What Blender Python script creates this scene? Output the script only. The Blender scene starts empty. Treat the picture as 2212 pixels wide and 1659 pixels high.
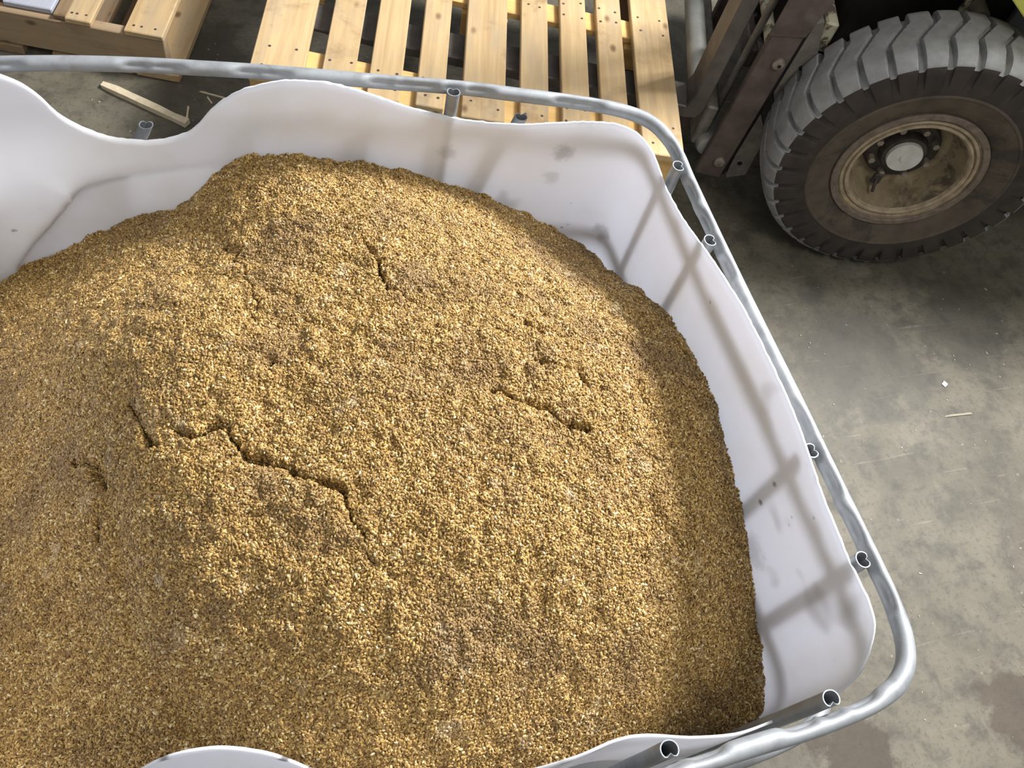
import bpy, bmesh, math, random
import numpy as np
from mathutils import Matrix, Vector

random.seed(7)
rng = np.random.default_rng(7)
scene = bpy.context.scene
COL = scene.collection

# ------------------------------------------------------------------ camera
cam_d = bpy.data.cameras.new('camera')
cam = bpy.data.objects.new('camera', cam_d)
COL.objects.link(cam)
# columns: image right, image up, backwards
RX = (0.94608366, -0.2663957, 0.18427979)
UP = (0.14014523, 0.84952965, 0.50858498)
BK = (-0.29203599, -0.45533801, 0.84106021)
M = Matrix.Identity(4)
for i in range(3):
    M[i][0], M[i][1], M[i][2] = RX[i], UP[i], BK[i]
M[2][3] = 2.1
cam.matrix_world = M
cam_d.sensor_fit = 'HORIZONTAL'
cam_d.sensor_width = 36.0
cam_d.lens = 36.0 * 1853 / 2212
cam_d.clip_start = 0.02
scene.camera = cam

# ------------------------------------------------------------------ light
world = bpy.data.worlds.new('world')
scene.world = world
world.use_nodes = True
bg = world.node_tree.nodes['Background']
bg.inputs[0].default_value = (0.94, 0.96, 1.0, 1)
bg.inputs[1].default_value = 0.345


def area(name, loc, target, sx, sy, power, colr):
    d = bpy.data.lights.new(name, 'AREA')
    d.shape = 'RECTANGLE'
    d.size, d.size_y = sx, sy
    d.energy = power
    d.color = colr
    o = bpy.data.objects.new(name, d)
    COL.objects.link(o)
    o.location = loc
    o.rotation_euler = (Vector(target) - Vector(loc)).to_track_quat('-Z', 'Y').to_euler()
    return o


area('daylight_opening', (3.75, 1.9, 4.3), (0.6, 0.6, 1.0), 1.2, 1.2, 580, (0.98, 0.98, 1.0))
area('overhead_fill_light', (1.4, -1.1, 4.6), (0.7, 0.7, 0.9), 1.8, 0.5, 50, (1.0, 0.96, 0.90))  # unseen overhead fill, added at the front to brighten back wall and front flap

scene.view_settings.view_transform = 'Standard'
scene.view_settings.look = 'None'
scene.view_settings.exposure = 0.18
scene.view_settings.gamma = 1.0
scene.view_settings.use_curve_mapping = False

# ------------------------------------------------------------------ helpers


def link(name, me, mat=None, parent=None, loc=None, rot=None):
    o = bpy.data.objects.new(name, me)
    COL.objects.link(o)
    if mat is not None and me is not None and len(me.materials) == 0:
        for m in (mat if isinstance(mat, (list, tuple)) else [mat]):
            me.materials.append(m)
    if parent is not None:
        o.parent = parent
    if loc is not None:
        o.location = loc
    if rot is not None:
        o.rotation_euler = rot
    return o


def mesh(name, vs, fs, smooth=False):
    me = bpy.data.meshes.new(name)
    me.from_pydata([tuple(map(float, v)) for v in vs], [], [tuple(map(int, f)) for f in fs])
    me.validate()
    me.update()
    if smooth:
        me.polygons.foreach_set('use_smooth', [True] * len(me.polygons))
    return me


def thing(name, label, cat, loc=(0, 0, 0), rz=0.0, group=None):
    o = bpy.data.objects.new(name, None)
    COL.objects.link(o)
    o.empty_display_size = 0.1
    o.location = loc
    o.rotation_euler = (0, 0, rz)
    tag(o, label, cat, group)
    return o


def tag(o, label, cat, group=None, kind=None):
    o['label'] = label
    o['category'] = cat
    if group:
        o['group'] = group
    if kind:
        o['kind'] = kind
    return o


def bm_mesh(name, bm, smooth=False):
    me = bpy.data.meshes.new(name)
    bmesh.ops.recalc_face_normals(bm, faces=bm.faces[:])
    bm.to_mesh(me)
    bm.free()
    if smooth:
        me.polygons.foreach_set('use_smooth', [True] * len(me.polygons))
    return me


def bm_box(bm, c, s, bev=0.0, rot=None, jitter=0.0):
    m = Matrix.Translation(c)
    if rot is not None:
        m = m @ rot.to_4x4()
    m = m @ Matrix.Diagonal((s[0], s[1], s[2], 1))
    r = bmesh.ops.create_cube(bm, size=1.0, matrix=m)
    vs = r['verts']
    if jitter:
        for v in vs:
            v.co += Vector((random.uniform(-jitter, jitter), random.uniform(-jitter, jitter), random.uniform(-jitter, jitter) * .4))
    if bev:
        es = list({e for v in vs for e in v.link_edges})
        bmesh.ops.bevel(bm, geom=es, offset=bev, segments=1, affect='EDGES', profile=0.5)


def box_mesh(name, s, bev=0.002, jitter=0.0):
    bm = bmesh.new()
    bm_box(bm, (0, 0, 0), s, bev, None, jitter)
    return bm_mesh(name, bm)


def bm_cyl(bm, p0, p1, r0, r1=None, seg=16, cap=True):
    r1 = r0 if r1 is None else r1
    p0, p1 = Vector(p0), Vector(p1)
    d = p1 - p0
    q = d.to_track_quat('Z', 'Y').to_matrix().to_4x4()
    bmesh.ops.create_cone(bm, cap_ends=cap, segments=seg, radius1=r0, radius2=r1, depth=d.length,
                          matrix=Matrix.Translation((p0 + p1) / 2) @ q)


def cyl_mesh(name, p0, p1, r0, r1=None, seg=16, bev=0.0):
    bm = bmesh.new()
    bm_cyl(bm, p0, p1, r0, r1, seg)
    if bev:
        es = [e for e in bm.edges if e.calc_face_angle(0) > 1.0]
        bmesh.ops.bevel(bm, geom=es, offset=bev, segments=2, affect='EDGES', profile=0.5)
    me = bm_mesh(name, bm, True)
    smooth_angle(me)
    return me


def smooth_angle(me, deg=38):
    me.polygons.foreach_set('use_smooth', [True] * len(me.polygons))
    try:
        me.set_sharp_from_angle(angle=math.radians(deg))
    except Exception:
        pass


def lathe_mesh(name, prof, seg=72, axis='Y', closed=False):
    """prof: list of (axial, radius); revolved about local axis (axial along -Y = towards viewer)."""
    vs, fs = [], []
    n = len(prof)
    for k in range(seg):
        a = 2 * math.pi * k / seg
        for (t, r) in prof:
            vs.append((r * math.cos(a), -t, r * math.sin(a)))
    for k in range(seg):
        k2 = (k + 1) % seg
        for j in range(n - 1):
            fs.append((k * n + j, k * n + j + 1, k2 * n + j + 1, k2 * n + j))
    me = mesh(name, vs, fs)
    smooth_angle(me, 30)
    return me


def catmull(P, step, closed=False):
    P = np.array(P, float)
    n = len(P)
    out = []
    rngi = range(n) if closed else range(n - 1)
    for i in rngi:
        if closed:
            p0, p1, p2, p3 = P[(i - 1) % n], P[i], P[(i + 1) % n], P[(i + 2) % n]
        else:
            p0, p1, p2, p3 = P[max(i - 1, 0)], P[i], P[i + 1], P[min(i + 2, n - 1)]
        m = max(2, int(np.linalg.norm(p2 - p1) / step))
        t = np.linspace(0, 1, m, endpoint=False)[:, None]
        out.append(.5 * (2 * p1 + (p2 - p0) * t + (2 * p0 - 5 * p1 + 4 * p2 - p3) * t ** 2 + (3 * p1 - p0 - 3 * p2 + p3) * t ** 3))
    out = np.vstack(out)
    if not closed:
        out = np.vstack([out, P[-1:]])
    return out


def smoothstep(a, b, x):
    t = np.clip((x - a) / (b - a), 0, 1)
    return t * t * (3 - 2 * t)


def vnoise(x, y, scale, seed=0):
    """smooth value noise in [-1, 1]"""
    g = np.random.default_rng(seed).uniform(-1, 1, (256, 256))
    X = x * scale + 1000.37
    Y = y * scale + 1000.71
    xi, yi = np.floor(X).astype(int), np.floor(Y).astype(int)
    fx, fy = X - xi, Y - yi
    fx, fy = fx * fx * (3 - 2 * fx), fy * fy * (3 - 2 * fy)
    a, b = g[xi % 256, yi % 256], g[(xi + 1) % 256, yi % 256]
    c, d = g[xi % 256, (yi + 1) % 256], g[(xi + 1) % 256, (yi + 1) % 256]
    return (a * (1 - fx) + b * fx) * (1 - fy) + (c * (1 - fx) + d * fx) * fy


# ------------------------------------------------------------------ materials
class NT:
    def __init__(self, name):
        self.m = bpy.data.materials.new(name)
        self.m.use_nodes = True
        self.t = self.m.node_tree
        self.b = self.t.nodes['Principled BSDF']
        self.out = self.t.nodes['Material Output']

    def n(self, typ, **kw):
        nd = self.t.nodes.new(typ)
        for k, v in kw.items():
            if k.startswith('i_'):
                key = k[2:]
                nd.inputs[int(key) if key.isdigit() else key].default_value = v
            else:
                setattr(nd, k, v)
        return nd

    def l(self, a, b):
        self.t.links.new(a, b)

    def noise(self, vec, scale, detail=4, rough=.55, dist=0.0):
        nd = self.n('ShaderNodeTexNoise')
        nd.inputs['Scale'].default_value = scale
        nd.inputs['Detail'].default_value = detail
        nd.inputs['Roughness'].default_value = rough
        nd.inputs['Distortion'].default_value = dist
        if vec is not None:
            self.l(vec, nd.inputs['Vector'])
        return nd.outputs['Fac']

    def ramp(self, fac, stops, interp='LINEAR'):
        nd = self.n('ShaderNodeValToRGB')
        cr = nd.color_ramp
        cr.interpolation = interp
        while len(cr.elements) < len(stops):
            cr.elements.new(0.5)
        for e, (p, c) in zip(cr.elements, stops):
            e.position = p
            e.color = (*c, 1) if len(c) == 3 else c
        self.l(fac, nd.inputs[0])
        return nd.outputs[0]

    def mix(self, fac, a, b, mode='MIX'):
        nd = self.n('ShaderNodeMix', data_type='RGBA', blend_type=mode)
        for s, v in ((nd.inputs[0], fac), (nd.inputs[6], a), (nd.inputs[7], b)):
            if isinstance(v, (int, float)):
                s.default_value = v
            elif isinstance(v, tuple):
                s.default_value = (*v, 1)
            else:
                self.l(v, s)
        return nd.outputs[2]

    def math(self, op, a, b=None, c=None):
        nd = self.n('ShaderNodeMath', operation=op)
        for i, v in enumerate((a, b, c)):
            if v is None:
                continue
            if isinstance(v, (int, float)):
                nd.inputs[i].default_value = v
            else:
                self.l(v, nd.inputs[i])
        return nd.outputs[0]

    def bump(self, h, strength=.3, dist=.01):
        nd = self.n('ShaderNodeBump')
        nd.inputs['Strength'].default_value = strength
        nd.inputs['Distance'].default_value = dist
        self.l(h, nd.inputs['Height'])
        self.l(nd.outputs[0], self.b.inputs['Normal'])

    def obj(self):
        return self.n('ShaderNodeTexCoord').outputs['Object']

    def pos(self):
        return self.n('ShaderNodeNewGeometry').outputs['Position']

    def rnd(self):
        return self.n('ShaderNodeObjectInfo').outputs['Random']

    def setc(self, c, rough=.6, metal=0.0, spec=None):
        if isinstance(c, tuple):
            self.b.inputs['Base Color'].default_value = (*c, 1)
        else:
            self.l(c, self.b.inputs['Base Color'])
        if isinstance(rough, (int, float)):
            self.b.inputs['Roughness'].default_value = rough
        else:
            self.l(rough, self.b.inputs['Roughness'])
        self.b.inputs['Metallic'].default_value = metal
        if spec is not None:
            self.b.inputs['Specular IOR Level'].default_value = spec


def wood(name, light, mid, dark, grey, grey_amt=.5, stain=1.0):
    w = NT(name)
    o = w.obj()
    r = w.rnd()
    off = w.n('ShaderNodeVectorMath', operation='ADD')
    w.l(o, off.inputs[0])
    cmb = w.n('ShaderNodeCombineXYZ')
    w.l(w.math('MULTIPLY', r, 37.0), cmb.inputs[0])
    w.l(w.math('MULTIPLY', r, 91.0), cmb.inputs[1])
    w.l(w.math('MULTIPLY', r, 53.0), cmb.inputs[2])
    w.l(cmb.outputs[0], off.inputs[1])
    v = off.outputs[0]
    mp = w.n('ShaderNodeMapping')
    mp.inputs['Scale'].default_value = (1.0, 22.0, 22.0)
    w.l(v, mp.inputs[0])
    grain = w.noise(mp.outputs[0], 2.2, 5, .6, .6)
    mp2 = w.n('ShaderNodeMapping')
    mp2.inputs['Scale'].default_value = (2.0, 8.0, 8.0)
    w.l(v, mp2.inputs[0])
    blot = w.noise(mp2.outputs[0], 2.0, 3, .6)
    c = w.ramp(grain, [(.28, mid), (.62, light)])
    # per-board tint
    c = w.mix(w.math('MULTIPLY', r, .35), c, mid)
    g = w.math('MULTIPLY', w.ramp(blot, [(.46, (0, 0, 0)), (.70, (1, 1, 1))]), grey_amt)
    c = w.mix(g, c, grey)
    # water stains / dirt
    st = w.noise(v, 5.0, 6, .68, .4)
    c = w.mix(w.math('MULTIPLY', w.ramp(st, [(.55, (0, 0, 0)), (.72, (1, 1, 1))]), .62 * stain), c, dark)
    # knots
    mp3 = w.n('ShaderNodeMapping')
    mp3.inputs['Scale'].default_value = (5.0, 9.0, 9.0)
    w.l(v, mp3.inputs[0])
    vo = w.n('ShaderNodeTexVoronoi', feature='F1')
    vo.inputs['Scale'].default_value = 1.1
    w.l(mp3.outputs[0], vo.inputs['Vector'])
    kn = w.ramp(vo.outputs['Distance'], [(.05, (1, 1, 1)), (.13, (0, 0, 0))])
    c = w.mix(w.math('MULTIPLY', kn, .9), c, dark)
    w.setc(c, .72, 0, .3)
    w.bump(grain, .25, .002)
    return w.m


M_PINE = wood('pale_pine', (.55, .40, .21), (.39, .26, .125), (.15, .085, .04), (.36, .28, .18), .75)
M_PINE_NEW = wood('yellow_pine', (.70, .47, .19), (.56, .34, .11), (.22, .12, .04), (.48, .34, .17), .2, .5)
M_OLDWOOD = wood('weathered_brown_wood', (.27, .18, .095), (.19, .125, .07), (.08, .05, .03), (.20, .155, .11), .6)
M_SIDEWOOD = wood('greyed_tan_wood', (.36, .26, .155), (.27, .19, .11), (.11, .07, .04), (.27, .21, .15), .5)
M_BLUEWOOD = wood('pale_blue_painted_wood', (.42, .44, .49), (.33, .34, .39), (.2, .18, .17), (.38, .38, .40), .6, .6)


def concrete():
    w = NT('worn_concrete')
    p = w.pos()
    a = w.noise(p, 2.2, 6, .62, .3)
    b = w.noise(p, 11.0, 6, .65, .2)
    f = w.noise(p, 75.0, 3, .6)
    c = w.ramp(a, [(.32, (0.076, 0.067, 0.046)), (.50, (0.120, 0.107, 0.076)), (.68, (0.160, 0.144, 0.105))])
    c = w.mix(w.math('MULTIPLY', w.ramp(b, [(.48, (0, 0, 0)), (.64, (1, 1, 1))]), .68), c, (.050, .045, .034))
    c = w.mix(w.math('MULTIPLY', w.ramp(b, [(.28, (1, 1, 1)), (.42, (0, 0, 0))]), .35), c, (.20, .18, .135))
    c = w.mix(w.math('MULTIPLY', w.ramp(f, [(.54, (0, 0, 0)), (.70, (1, 1, 1))]), .55), c, (.055, .048, .036))
    # pale chips and scratches
    vo = w.n('ShaderNodeTexVoronoi', feature='F1')
    vo.inputs['Scale'].default_value = 26.0
    w.l(p, vo.inputs['Vector'])
    sp = w.ramp(vo.outputs['Distance'], [(.06, (1, 1, 1)), (.12, (0, 0, 0))])
    gate = w.ramp(w.noise(p, 7.0, 2), [(.55, (0, 0, 0)), (.62, (1, 1, 1))])
    c = w.mix(w.math('MULTIPLY', w.math('MULTIPLY', sp, gate), .5), c, (.36, .32, .25))
    mp = w.n('ShaderNodeMapping')
    mp.inputs['Rotation'].default_value = (0, 0, .9)
    mp.inputs['Scale'].default_value = (3, 60, 1)
    w.l(p, mp.inputs[0])
    sc = w.ramp(w.noise(mp.outputs[0], 1.3, 3, .6, .8), [(.66, (0, 0, 0)), (.72, (1, 1, 1))])
    c = w.mix(w.math('MULTIPLY', sc, .25), c, (.32, .29, .22))
    # dark spill stains
    for (x, y, r, am, col) in [(1.30, -0.04, .12, .75, (.045, .030, .018)), (1.80, -.05, .11, .7, (.05, .034, .02)),
                               (1.9, 1.02, .25, .45, (.06, .055, .045)), (-.05, 2.20, .10, .5, (.06, .05, .04)), (-.15, 2.36, .06, .5, (.06, .05, .04)), (2.35, 1.12, .2, .5, (.05, .045, .035)),
                               (1.62, .95, .22, .35, (.07, .065, .05)), (.02, 2.62, .15, .6, (.045, .04, .03)),
                               (2.2, .35, .18, .4, (.06, .05, .035))]:
        d = w.n('ShaderNodeVectorMath', operation='DISTANCE')
        w.l(p, d.inputs[0])
        d.inputs[1].default_value = (x, y, 0)
        dd = w.math('ADD', w.math('DIVIDE', d.outputs['Value'], r), w.math('MULTIPLY', w.math('SUBTRACT', w.noise(p, 9.0, 5, .65), .5), 2.2))
        c = w.mix(w.math('MULTIPLY', w.ramp(dd, [(.75, (1, 1, 1)), (1.0, (0, 0, 0))]), am), c, col)
    w.setc(c, .62, 0, .35)
    w.bump(w.math('ADD', b, f), .12, .004)
    return w.m


M_CONC = concrete()


def galv(name='galvanised_steel', base=(.30, .315, .325)):
    w = NT(name)
    p = w.pos()
    a = w.noise(p, 26.0, 4, .6)
    b = w.noise(p, 240.0, 2, .6)
    c = w.ramp(a, [(.30, tuple(x * .74 for x in base)), (.52, base), (.72, tuple(min(1, x * 1.12) for x in base))])
    c = w.mix(w.math('MULTIPLY', w.ramp(w.noise(p, 14, 5, .7), [(.60, (0, 0, 0)), (.72, (1, 1, 1))]), .45), c, (.24, .20, .15))
    ro = w.math('ADD', .42, w.math('MULTIPLY', a, .25))
    w.setc(c, ro, .35)
    w.bump(b, .06, .002)
    return w.m


M_GALV = galv()


def plastic():
    w = NT('translucent_white_plastic')
    p = w.pos()
    t = w.t
    c = (.95, .95, .96)
    # faint yellow-grey smudges and dark specks of dirt
    sm = w.noise(p, 5.5, 4, .6, .3)
    c1 = w.mix(w.math('MULTIPLY', w.ramp(sm, [(.50, (0, 0, 0)), (.74, (1, 1, 1))]), .35), c, (.84, .81, .72))
    vo = w.n('ShaderNodeTexVoronoi', feature='F1')
    vo.inputs['Scale'].default_value = 34.0
    w.l(p, vo.inputs['Vector'])
    sp = w.ramp(vo.outputs['Distance'], [(.07, (1, 1, 1)), (.13, (0, 0, 0))])
    gate = w.ramp(w.noise(p, 13.0, 3), [(.60, (0, 0, 0)), (.66, (1, 1, 1))])
    c1 = w.mix(w.math('MULTIPLY', w.math('MULTIPLY', sp, gate), .55), c1, (.22, .19, .17))
    # larger grey rub marks
    rub = w.ramp(w.noise(p, 9.0, 2, .5, .2), [(.66, (0, 0, 0)), (.78, (1, 1, 1))])
    c1 = w.mix(w.math('MULTIPLY', rub, .4), c1, (.42, .40, .38))
    for (x, y, z, r, am) in [(.604, 1.047, 1.015, .024, .30), (.599, 1.048, .95, .02, .15), (.401, 1.097, .985, .022, .2), (.722, .35, 1.024, .007, .8),
                             (.722, .344, .969, .007, .7), (-.27, 1.15, .78, .006, .6), (-.35, 1.15, .81, .006, .6), (-.33, 1.15, .75, .007, .6),
                             (.722, .291, .895, .035, .18), (.718, .992, .846, .025, .3), (-.135, .166, 1.115, .010, .7), (-.018, .142, 1.09, .010, .85), (.008, .131, 1.055, .009, .85),
                             (.30, .068, 1.0, .012, .6)]:
        d = w.n('ShaderNodeVectorMath', operation='DISTANCE')
        w.l(p, d.inputs[0])
        d.inputs[1].default_value = (x, y, z)
        dd = w.math('ADD', w.math('DIVIDE', d.outputs['Value'], r), w.math('MULTIPLY', w.math('SUBTRACT', w.noise(p, 60.0, 3, .6), .5), 1.6))
        c1 = w.mix(w.math('MULTIPLY', w.ramp(dd, [(.4, (1, 1, 1)), (1.0, (0, 0, 0))]), am), c1, (.16, .14, .13))
    w.setc(c1, .38, 0, .35)
    tr = w.n('ShaderNodeBsdfTranslucent')
    tcol = w.mix(1.0, c1, (.92, .94, 1.0), 'MULTIPLY')
    w.l(tcol, tr.inputs[0])
    mx = w.n('ShaderNodeMixShader')
    mx.inputs[0].default_value = .40
    w.l(w.b.outputs[0], mx.inputs[1])
    w.l(tr.outputs[0], mx.inputs[2])
    w.l(mx.outputs[0], w.out.inputs[0])
    return w.m


M_PLASTIC = plastic()


def grain_mat(name, stops, patch=.55):
    w = NT(name)
    r = w.rnd()
    p = w.pos()
    c = w.ramp(r, stops)
    big = w.noise(p, 7.0, 4, .6, .3)
    # darker purplish-brown patches and pale floury ones
    c = w.mix(w.math('MULTIPLY', w.ramp(big, [(.50, (0, 0, 0)), (.66, (1, 1, 1))]), patch), c, (.165, .10, .046))
    fl = w.noise(p, 16.0, 3, .6)
    c = w.mix(w.math('MULTIPLY', w.ramp(fl, [(.63, (0, 0, 0)), (.74, (1, 1, 1))]), .45), c, (.66, .54, .36))
    w.setc(c, .42, 0, .45)
    return w.m


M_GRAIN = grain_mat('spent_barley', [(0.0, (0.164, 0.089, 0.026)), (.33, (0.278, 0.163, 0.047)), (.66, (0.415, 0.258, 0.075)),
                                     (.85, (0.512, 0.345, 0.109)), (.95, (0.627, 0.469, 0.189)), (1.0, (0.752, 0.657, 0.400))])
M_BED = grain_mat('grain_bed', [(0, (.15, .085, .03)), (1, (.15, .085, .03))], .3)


def simple(name, c1, c2, scale=20, rough=.6, metal=0.0, spec=None, bump=.0, c3=None, t3=(.6, .7), a3=.6):
    w = NT(name)
    o = w.pos()
    f = w.noise(o, scale, 5, .62)
    c = w.ramp(f, [(.32, c1), (.68, c2)])
    if c3:
        g = w.noise(o, scale * .45, 5, .7, .5)
        c = w.mix(w.math('MULTIPLY', w.ramp(g, [(t3[0], (0, 0, 0)), (t3[1], (1, 1, 1))]), a3), c, c3)
    w.setc(c, rough, metal, spec)
    if bump:
        w.bump(f, bump, .003)
    return w.m


M_TREAD = simple('dusty_grey_tread_rubber', (.205, .205, .197), (.30, .30, .288), 22, .85, 0, .2, .15, (.27, .24, .15), (.62, .70), .5)
M_SIDE = simple('brown_black_sidewall_rubber', (.030, .024, .020), (.055, .044, .036), 16, .75, 0, .3, .1, (.11, .085, .06), (.60, .74), .5)
M_SIDEDUST = simple('brown_dusty_inner_sidewall', (.065, .052, .038), (.11, .088, .062), 14, .8, 0, .25, .1, (.035, .03, .026), (.52, .62), .7)
M_RIM = simple('rusty_painted_rim', (.22, .165, .105), (.42, .34, .23), 30, .65, .15, .4, .3, (.46, .36, .19), (.55, .66), .7)
M_RIMFLANGE = simple('grimy_rim_flange', (.12, .09, .068), (.22, .175, .135), 34, .7, .2, .4, .3)
M_DISH = simple('grimy_wheel_dish', (.17, .13, .075), (.34, .27, .16), 12, .7, .05, .3, .2, (.05, .04, .03), (.52, .62), .8)
M_HUB = simple('greasy_black_hub', (.025, .02, .017), (.07, .055, .045), 30, .5, .2, .4)
M_CAP = simple('chipped_pale_hub_cap', (.46, .45, .40), (.60, .59, .53), 26, .6, .05, .4, 0, (.22, .13, .07), (.62, .68), .8)
M_NUT = simple('grey_lug_nut', (.20, .17, .14), (.40, .35, .28), 60, .5, .5)
M_MAST = simple('brown_grimy_mast_steel', (.085, .062, .054), (.155, .118, .102), 14, .55, .25, .5, .15, (.17, .145, .12), (.60, .68), .5)
M_MASTGREY = simple('worn_grey_mast_steel', (.15, .135, .115), (.27, .24, .20), 24, .6, .3, .5, .15)
M_FORK = simple('worn_dark_fork_steel', (.075, .066, .060), (.15, .13, .115), 12, .5, .4, .5, .1)
M_SHANK = simple('worn_brown_fork_shank', (.13, .10, .075), (.22, .175, .135), 14, .5, .3, .5, .1)
M_TUBE = simple('scuffed_pale_grey_tube', (.30, .30, .27), (.46, .46, .41), 12, .5, .3, .5, .05, (.14, .12, .10), (.60, .68), .6)
M_CHASSIS = simple('black_greasy_chassis', (.010, .009, .008), (.022, .019, .016), 8, .8, 0, .2)
M_CREAM = simple('chipped_cream_paint', (.46, .43, .30), (.56, .53, .38), 20, .6, 0, .4, .2, (.10, .07, .055), (.53, .57), .95)
M_LIME = simple('lime_yellow_paint', (.50, .50, .09), (.60, .60, .13), 10, .5, 0, .4)
M_STEP = simple('dark_slate_step_plate', (.075, .085, .09), (.12, .13, .135), 14, .6, .1, .4)
M_DARKHOLE = simple('dark_bolt_hole', (.006, .005, .005), (.012, .01, .009), 30, .9)
M_NAIL = simple('dark_nail_head', (.06, .04, .03), (.11, .08, .06), 60, .6, .4)
M_SPLINT = simple('raw_split_wood', (.52, .43, .28), (.66, .57, .40), 50, .7)
M_PAPER = simple('white_paper_scrap', (.62, .62, .58), (.74, .74, .70), 50, .8)
M_STRAW = simple('pale_straw', (.22, .20, .145), (.31, .28, .20), 80, .7)
M_DEBRIS = simple('pale_floor_crumbs', (.28, .25, .19), (.46, .42, .33), 90, .8)
M_PALLETBASE = simple('dark_pallet_base', (.05, .05, .05), (.09, .09, .09), 10, .6)

# ------------------------------------------------------------------ floor
fl = link('floor', mesh('floor', [(-7, -5, 0), (9, -5, 0), (9, 11, 0), (-7, 11, 0), (-7, -5, -.1), (9, -5, -.1), (9, 11, -.1), (-7, 11, -.1)],
                        [(0, 1, 2, 3), (7, 6, 5, 4), (0, 4, 5, 1), (1, 5, 6, 2), (2, 6, 7, 3), (3, 7, 4, 0)]), M_CONC)
fl['kind'] = 'structure'

# ------------------------------------------------------------------ bulk container: cage + plastic bottle
RAIL = [(-0.289, 1.223), (-0.193, 1.219), (-0.092, 1.210), (-0.002, 1.199), (0.091, 1.187), (0.193, 1.171), (0.306, 1.151), (0.423, 1.130),
        (0.526, 1.104), (0.623, 1.079), (0.695, 1.055), (0.739, 1.026), (0.759, 0.987), (0.764, 0.936), (0.762, 0.887), (0.761, 0.789),
        (0.760, 0.627), (0.760, 0.453), (0.759, 0.309), (0.760, 0.185), (0.759, 0.137), (0.754, 0.095), (0.739, 0.062),
        (0.715, 0.042), (0.685, 0.032), (0.644, 0.026), (0.575, 0.022), (0.481, 0.022), (0.38, 0.020), (0.15, 0.012), (-0.12, 0.008), (-.36, 0.02),
        (-.43, .034), (-.475, .07), (-.497, .13), (-.50, .22), (-.50, .6), (-.50, 1.0), (-.497, 1.11), (-.475, 1.175), (-.43, 1.21), (-.37, 1.222)]


def offset(P, d, closed=True):
    P = np.array(P, float)
    T = np.roll(P, -1, 0) - np.roll(P, 1, 0)
    T /= np.linalg.norm(T, axis=1)[:, None]
    return P + np.stack([T[:, 1], -T[:, 0]], 1) * d


RPATH = catmull(RAIL, .006, True)
RARC = np.concatenate([[0], np.cumsum(np.linalg.norm(np.diff(RPATH, axis=0), axis=1))])


def nearest_arc(x, y):
    return RARC[np.argmin((RPATH[:, 0] - x) ** 2 + (RPATH[:, 1] - y) ** 2)]


tote = thing('bulk_container', 'cut-open white plastic tank in a galvanised tube cage, heaped with grain', 'container', (.13, .6, 0))
TO = Vector((.13, .6, 0))


def ring_tube(name, path, z, r, dimples=(), seg=14):
    P = np.array(path)
    n = len(P)
    T = np.roll(P, -1, 0) - np.roll(P, 1, 0)
    T /= np.linalg.norm(T, axis=1)[:, None]
    N = np.stack([T[:, 1], -T[:, 0]], 1)      # inward
    total = RARC[-1] + np.linalg.norm(P[-1] - P[0])
    g = np.zeros(n)
    for (s, w, a) in dimples:
        d = np.abs(RARC - s)
        d = np.minimum(d, total - d)
        g = np.maximum(g, a * np.exp(-(d / w) ** 4))
    vs = []
    for i in range(n):
        for k in range(seg):
            a = 2 * math.pi * k / seg
            rr = r
            e = math.cos(a - math.radians(25))   # inner, slightly upper side is pressed flat
            if g[i] > .01 and e > 0:
                rr = r * (1 - g[i] * e ** 2)
            c, s = math.cos(a) * rr, math.sin(a) * rr
            vs.append((P[i, 0] + N[i, 0] * c - TO.x, P[i, 1] + N[i, 1] * c - TO.y, z + s + .0015 * math.sin(i * .05)))
    fs = []
    for i in range(n):
        j = (i + 1) % n
        for k in range(seg):
            k2 = (k + 1) % seg
            fs.append((i * seg + k, j * seg + k, j * seg + k2, i * seg + k2))
    return mesh(name, vs, fs, True)


# vertical bars: (x, y, top z, bend list)
BARS = [(0.400, 1.108, 1.112), (0.748, 0.906, 1.112), (0.7405, 0.743, 1.112), (0.7405, 0.359, 1.112), (0.7395, 0.196, 1.112),
        (0.611, 0.046, 1.112), (0.392, 0.043, 1.112)]
DIM = []
for (x, y, _) in BARS:
    s = nearest_arc(x, y)
    DIM += [(s - .046, .024, .8), (s + .046, .024, .8), (s, .02, .6)]
for (x, y) in [(-.092, 1.21), (-.05, 1.205), (.075, 1.189), (.112, 1.184), (.285, 1.155), (.33, 1.148), (.60, 1.085), (.64, 1.074), (-.285, 1.223)]:
    DIM.append((nearest_arc(x, y), .024, .8))
link('top_rail', ring_tube('top_rail', RPATH, 1.10, .0122, DIM, 18), M_GALV, tote)
LOWP = offset(RPATH, -.008)
for z in (.875, .64, .40, .18):
    link('cage_rail', ring_tube('cage_rail', LOWP, z, .0115, [], 10), M_GALV, tote)


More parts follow.
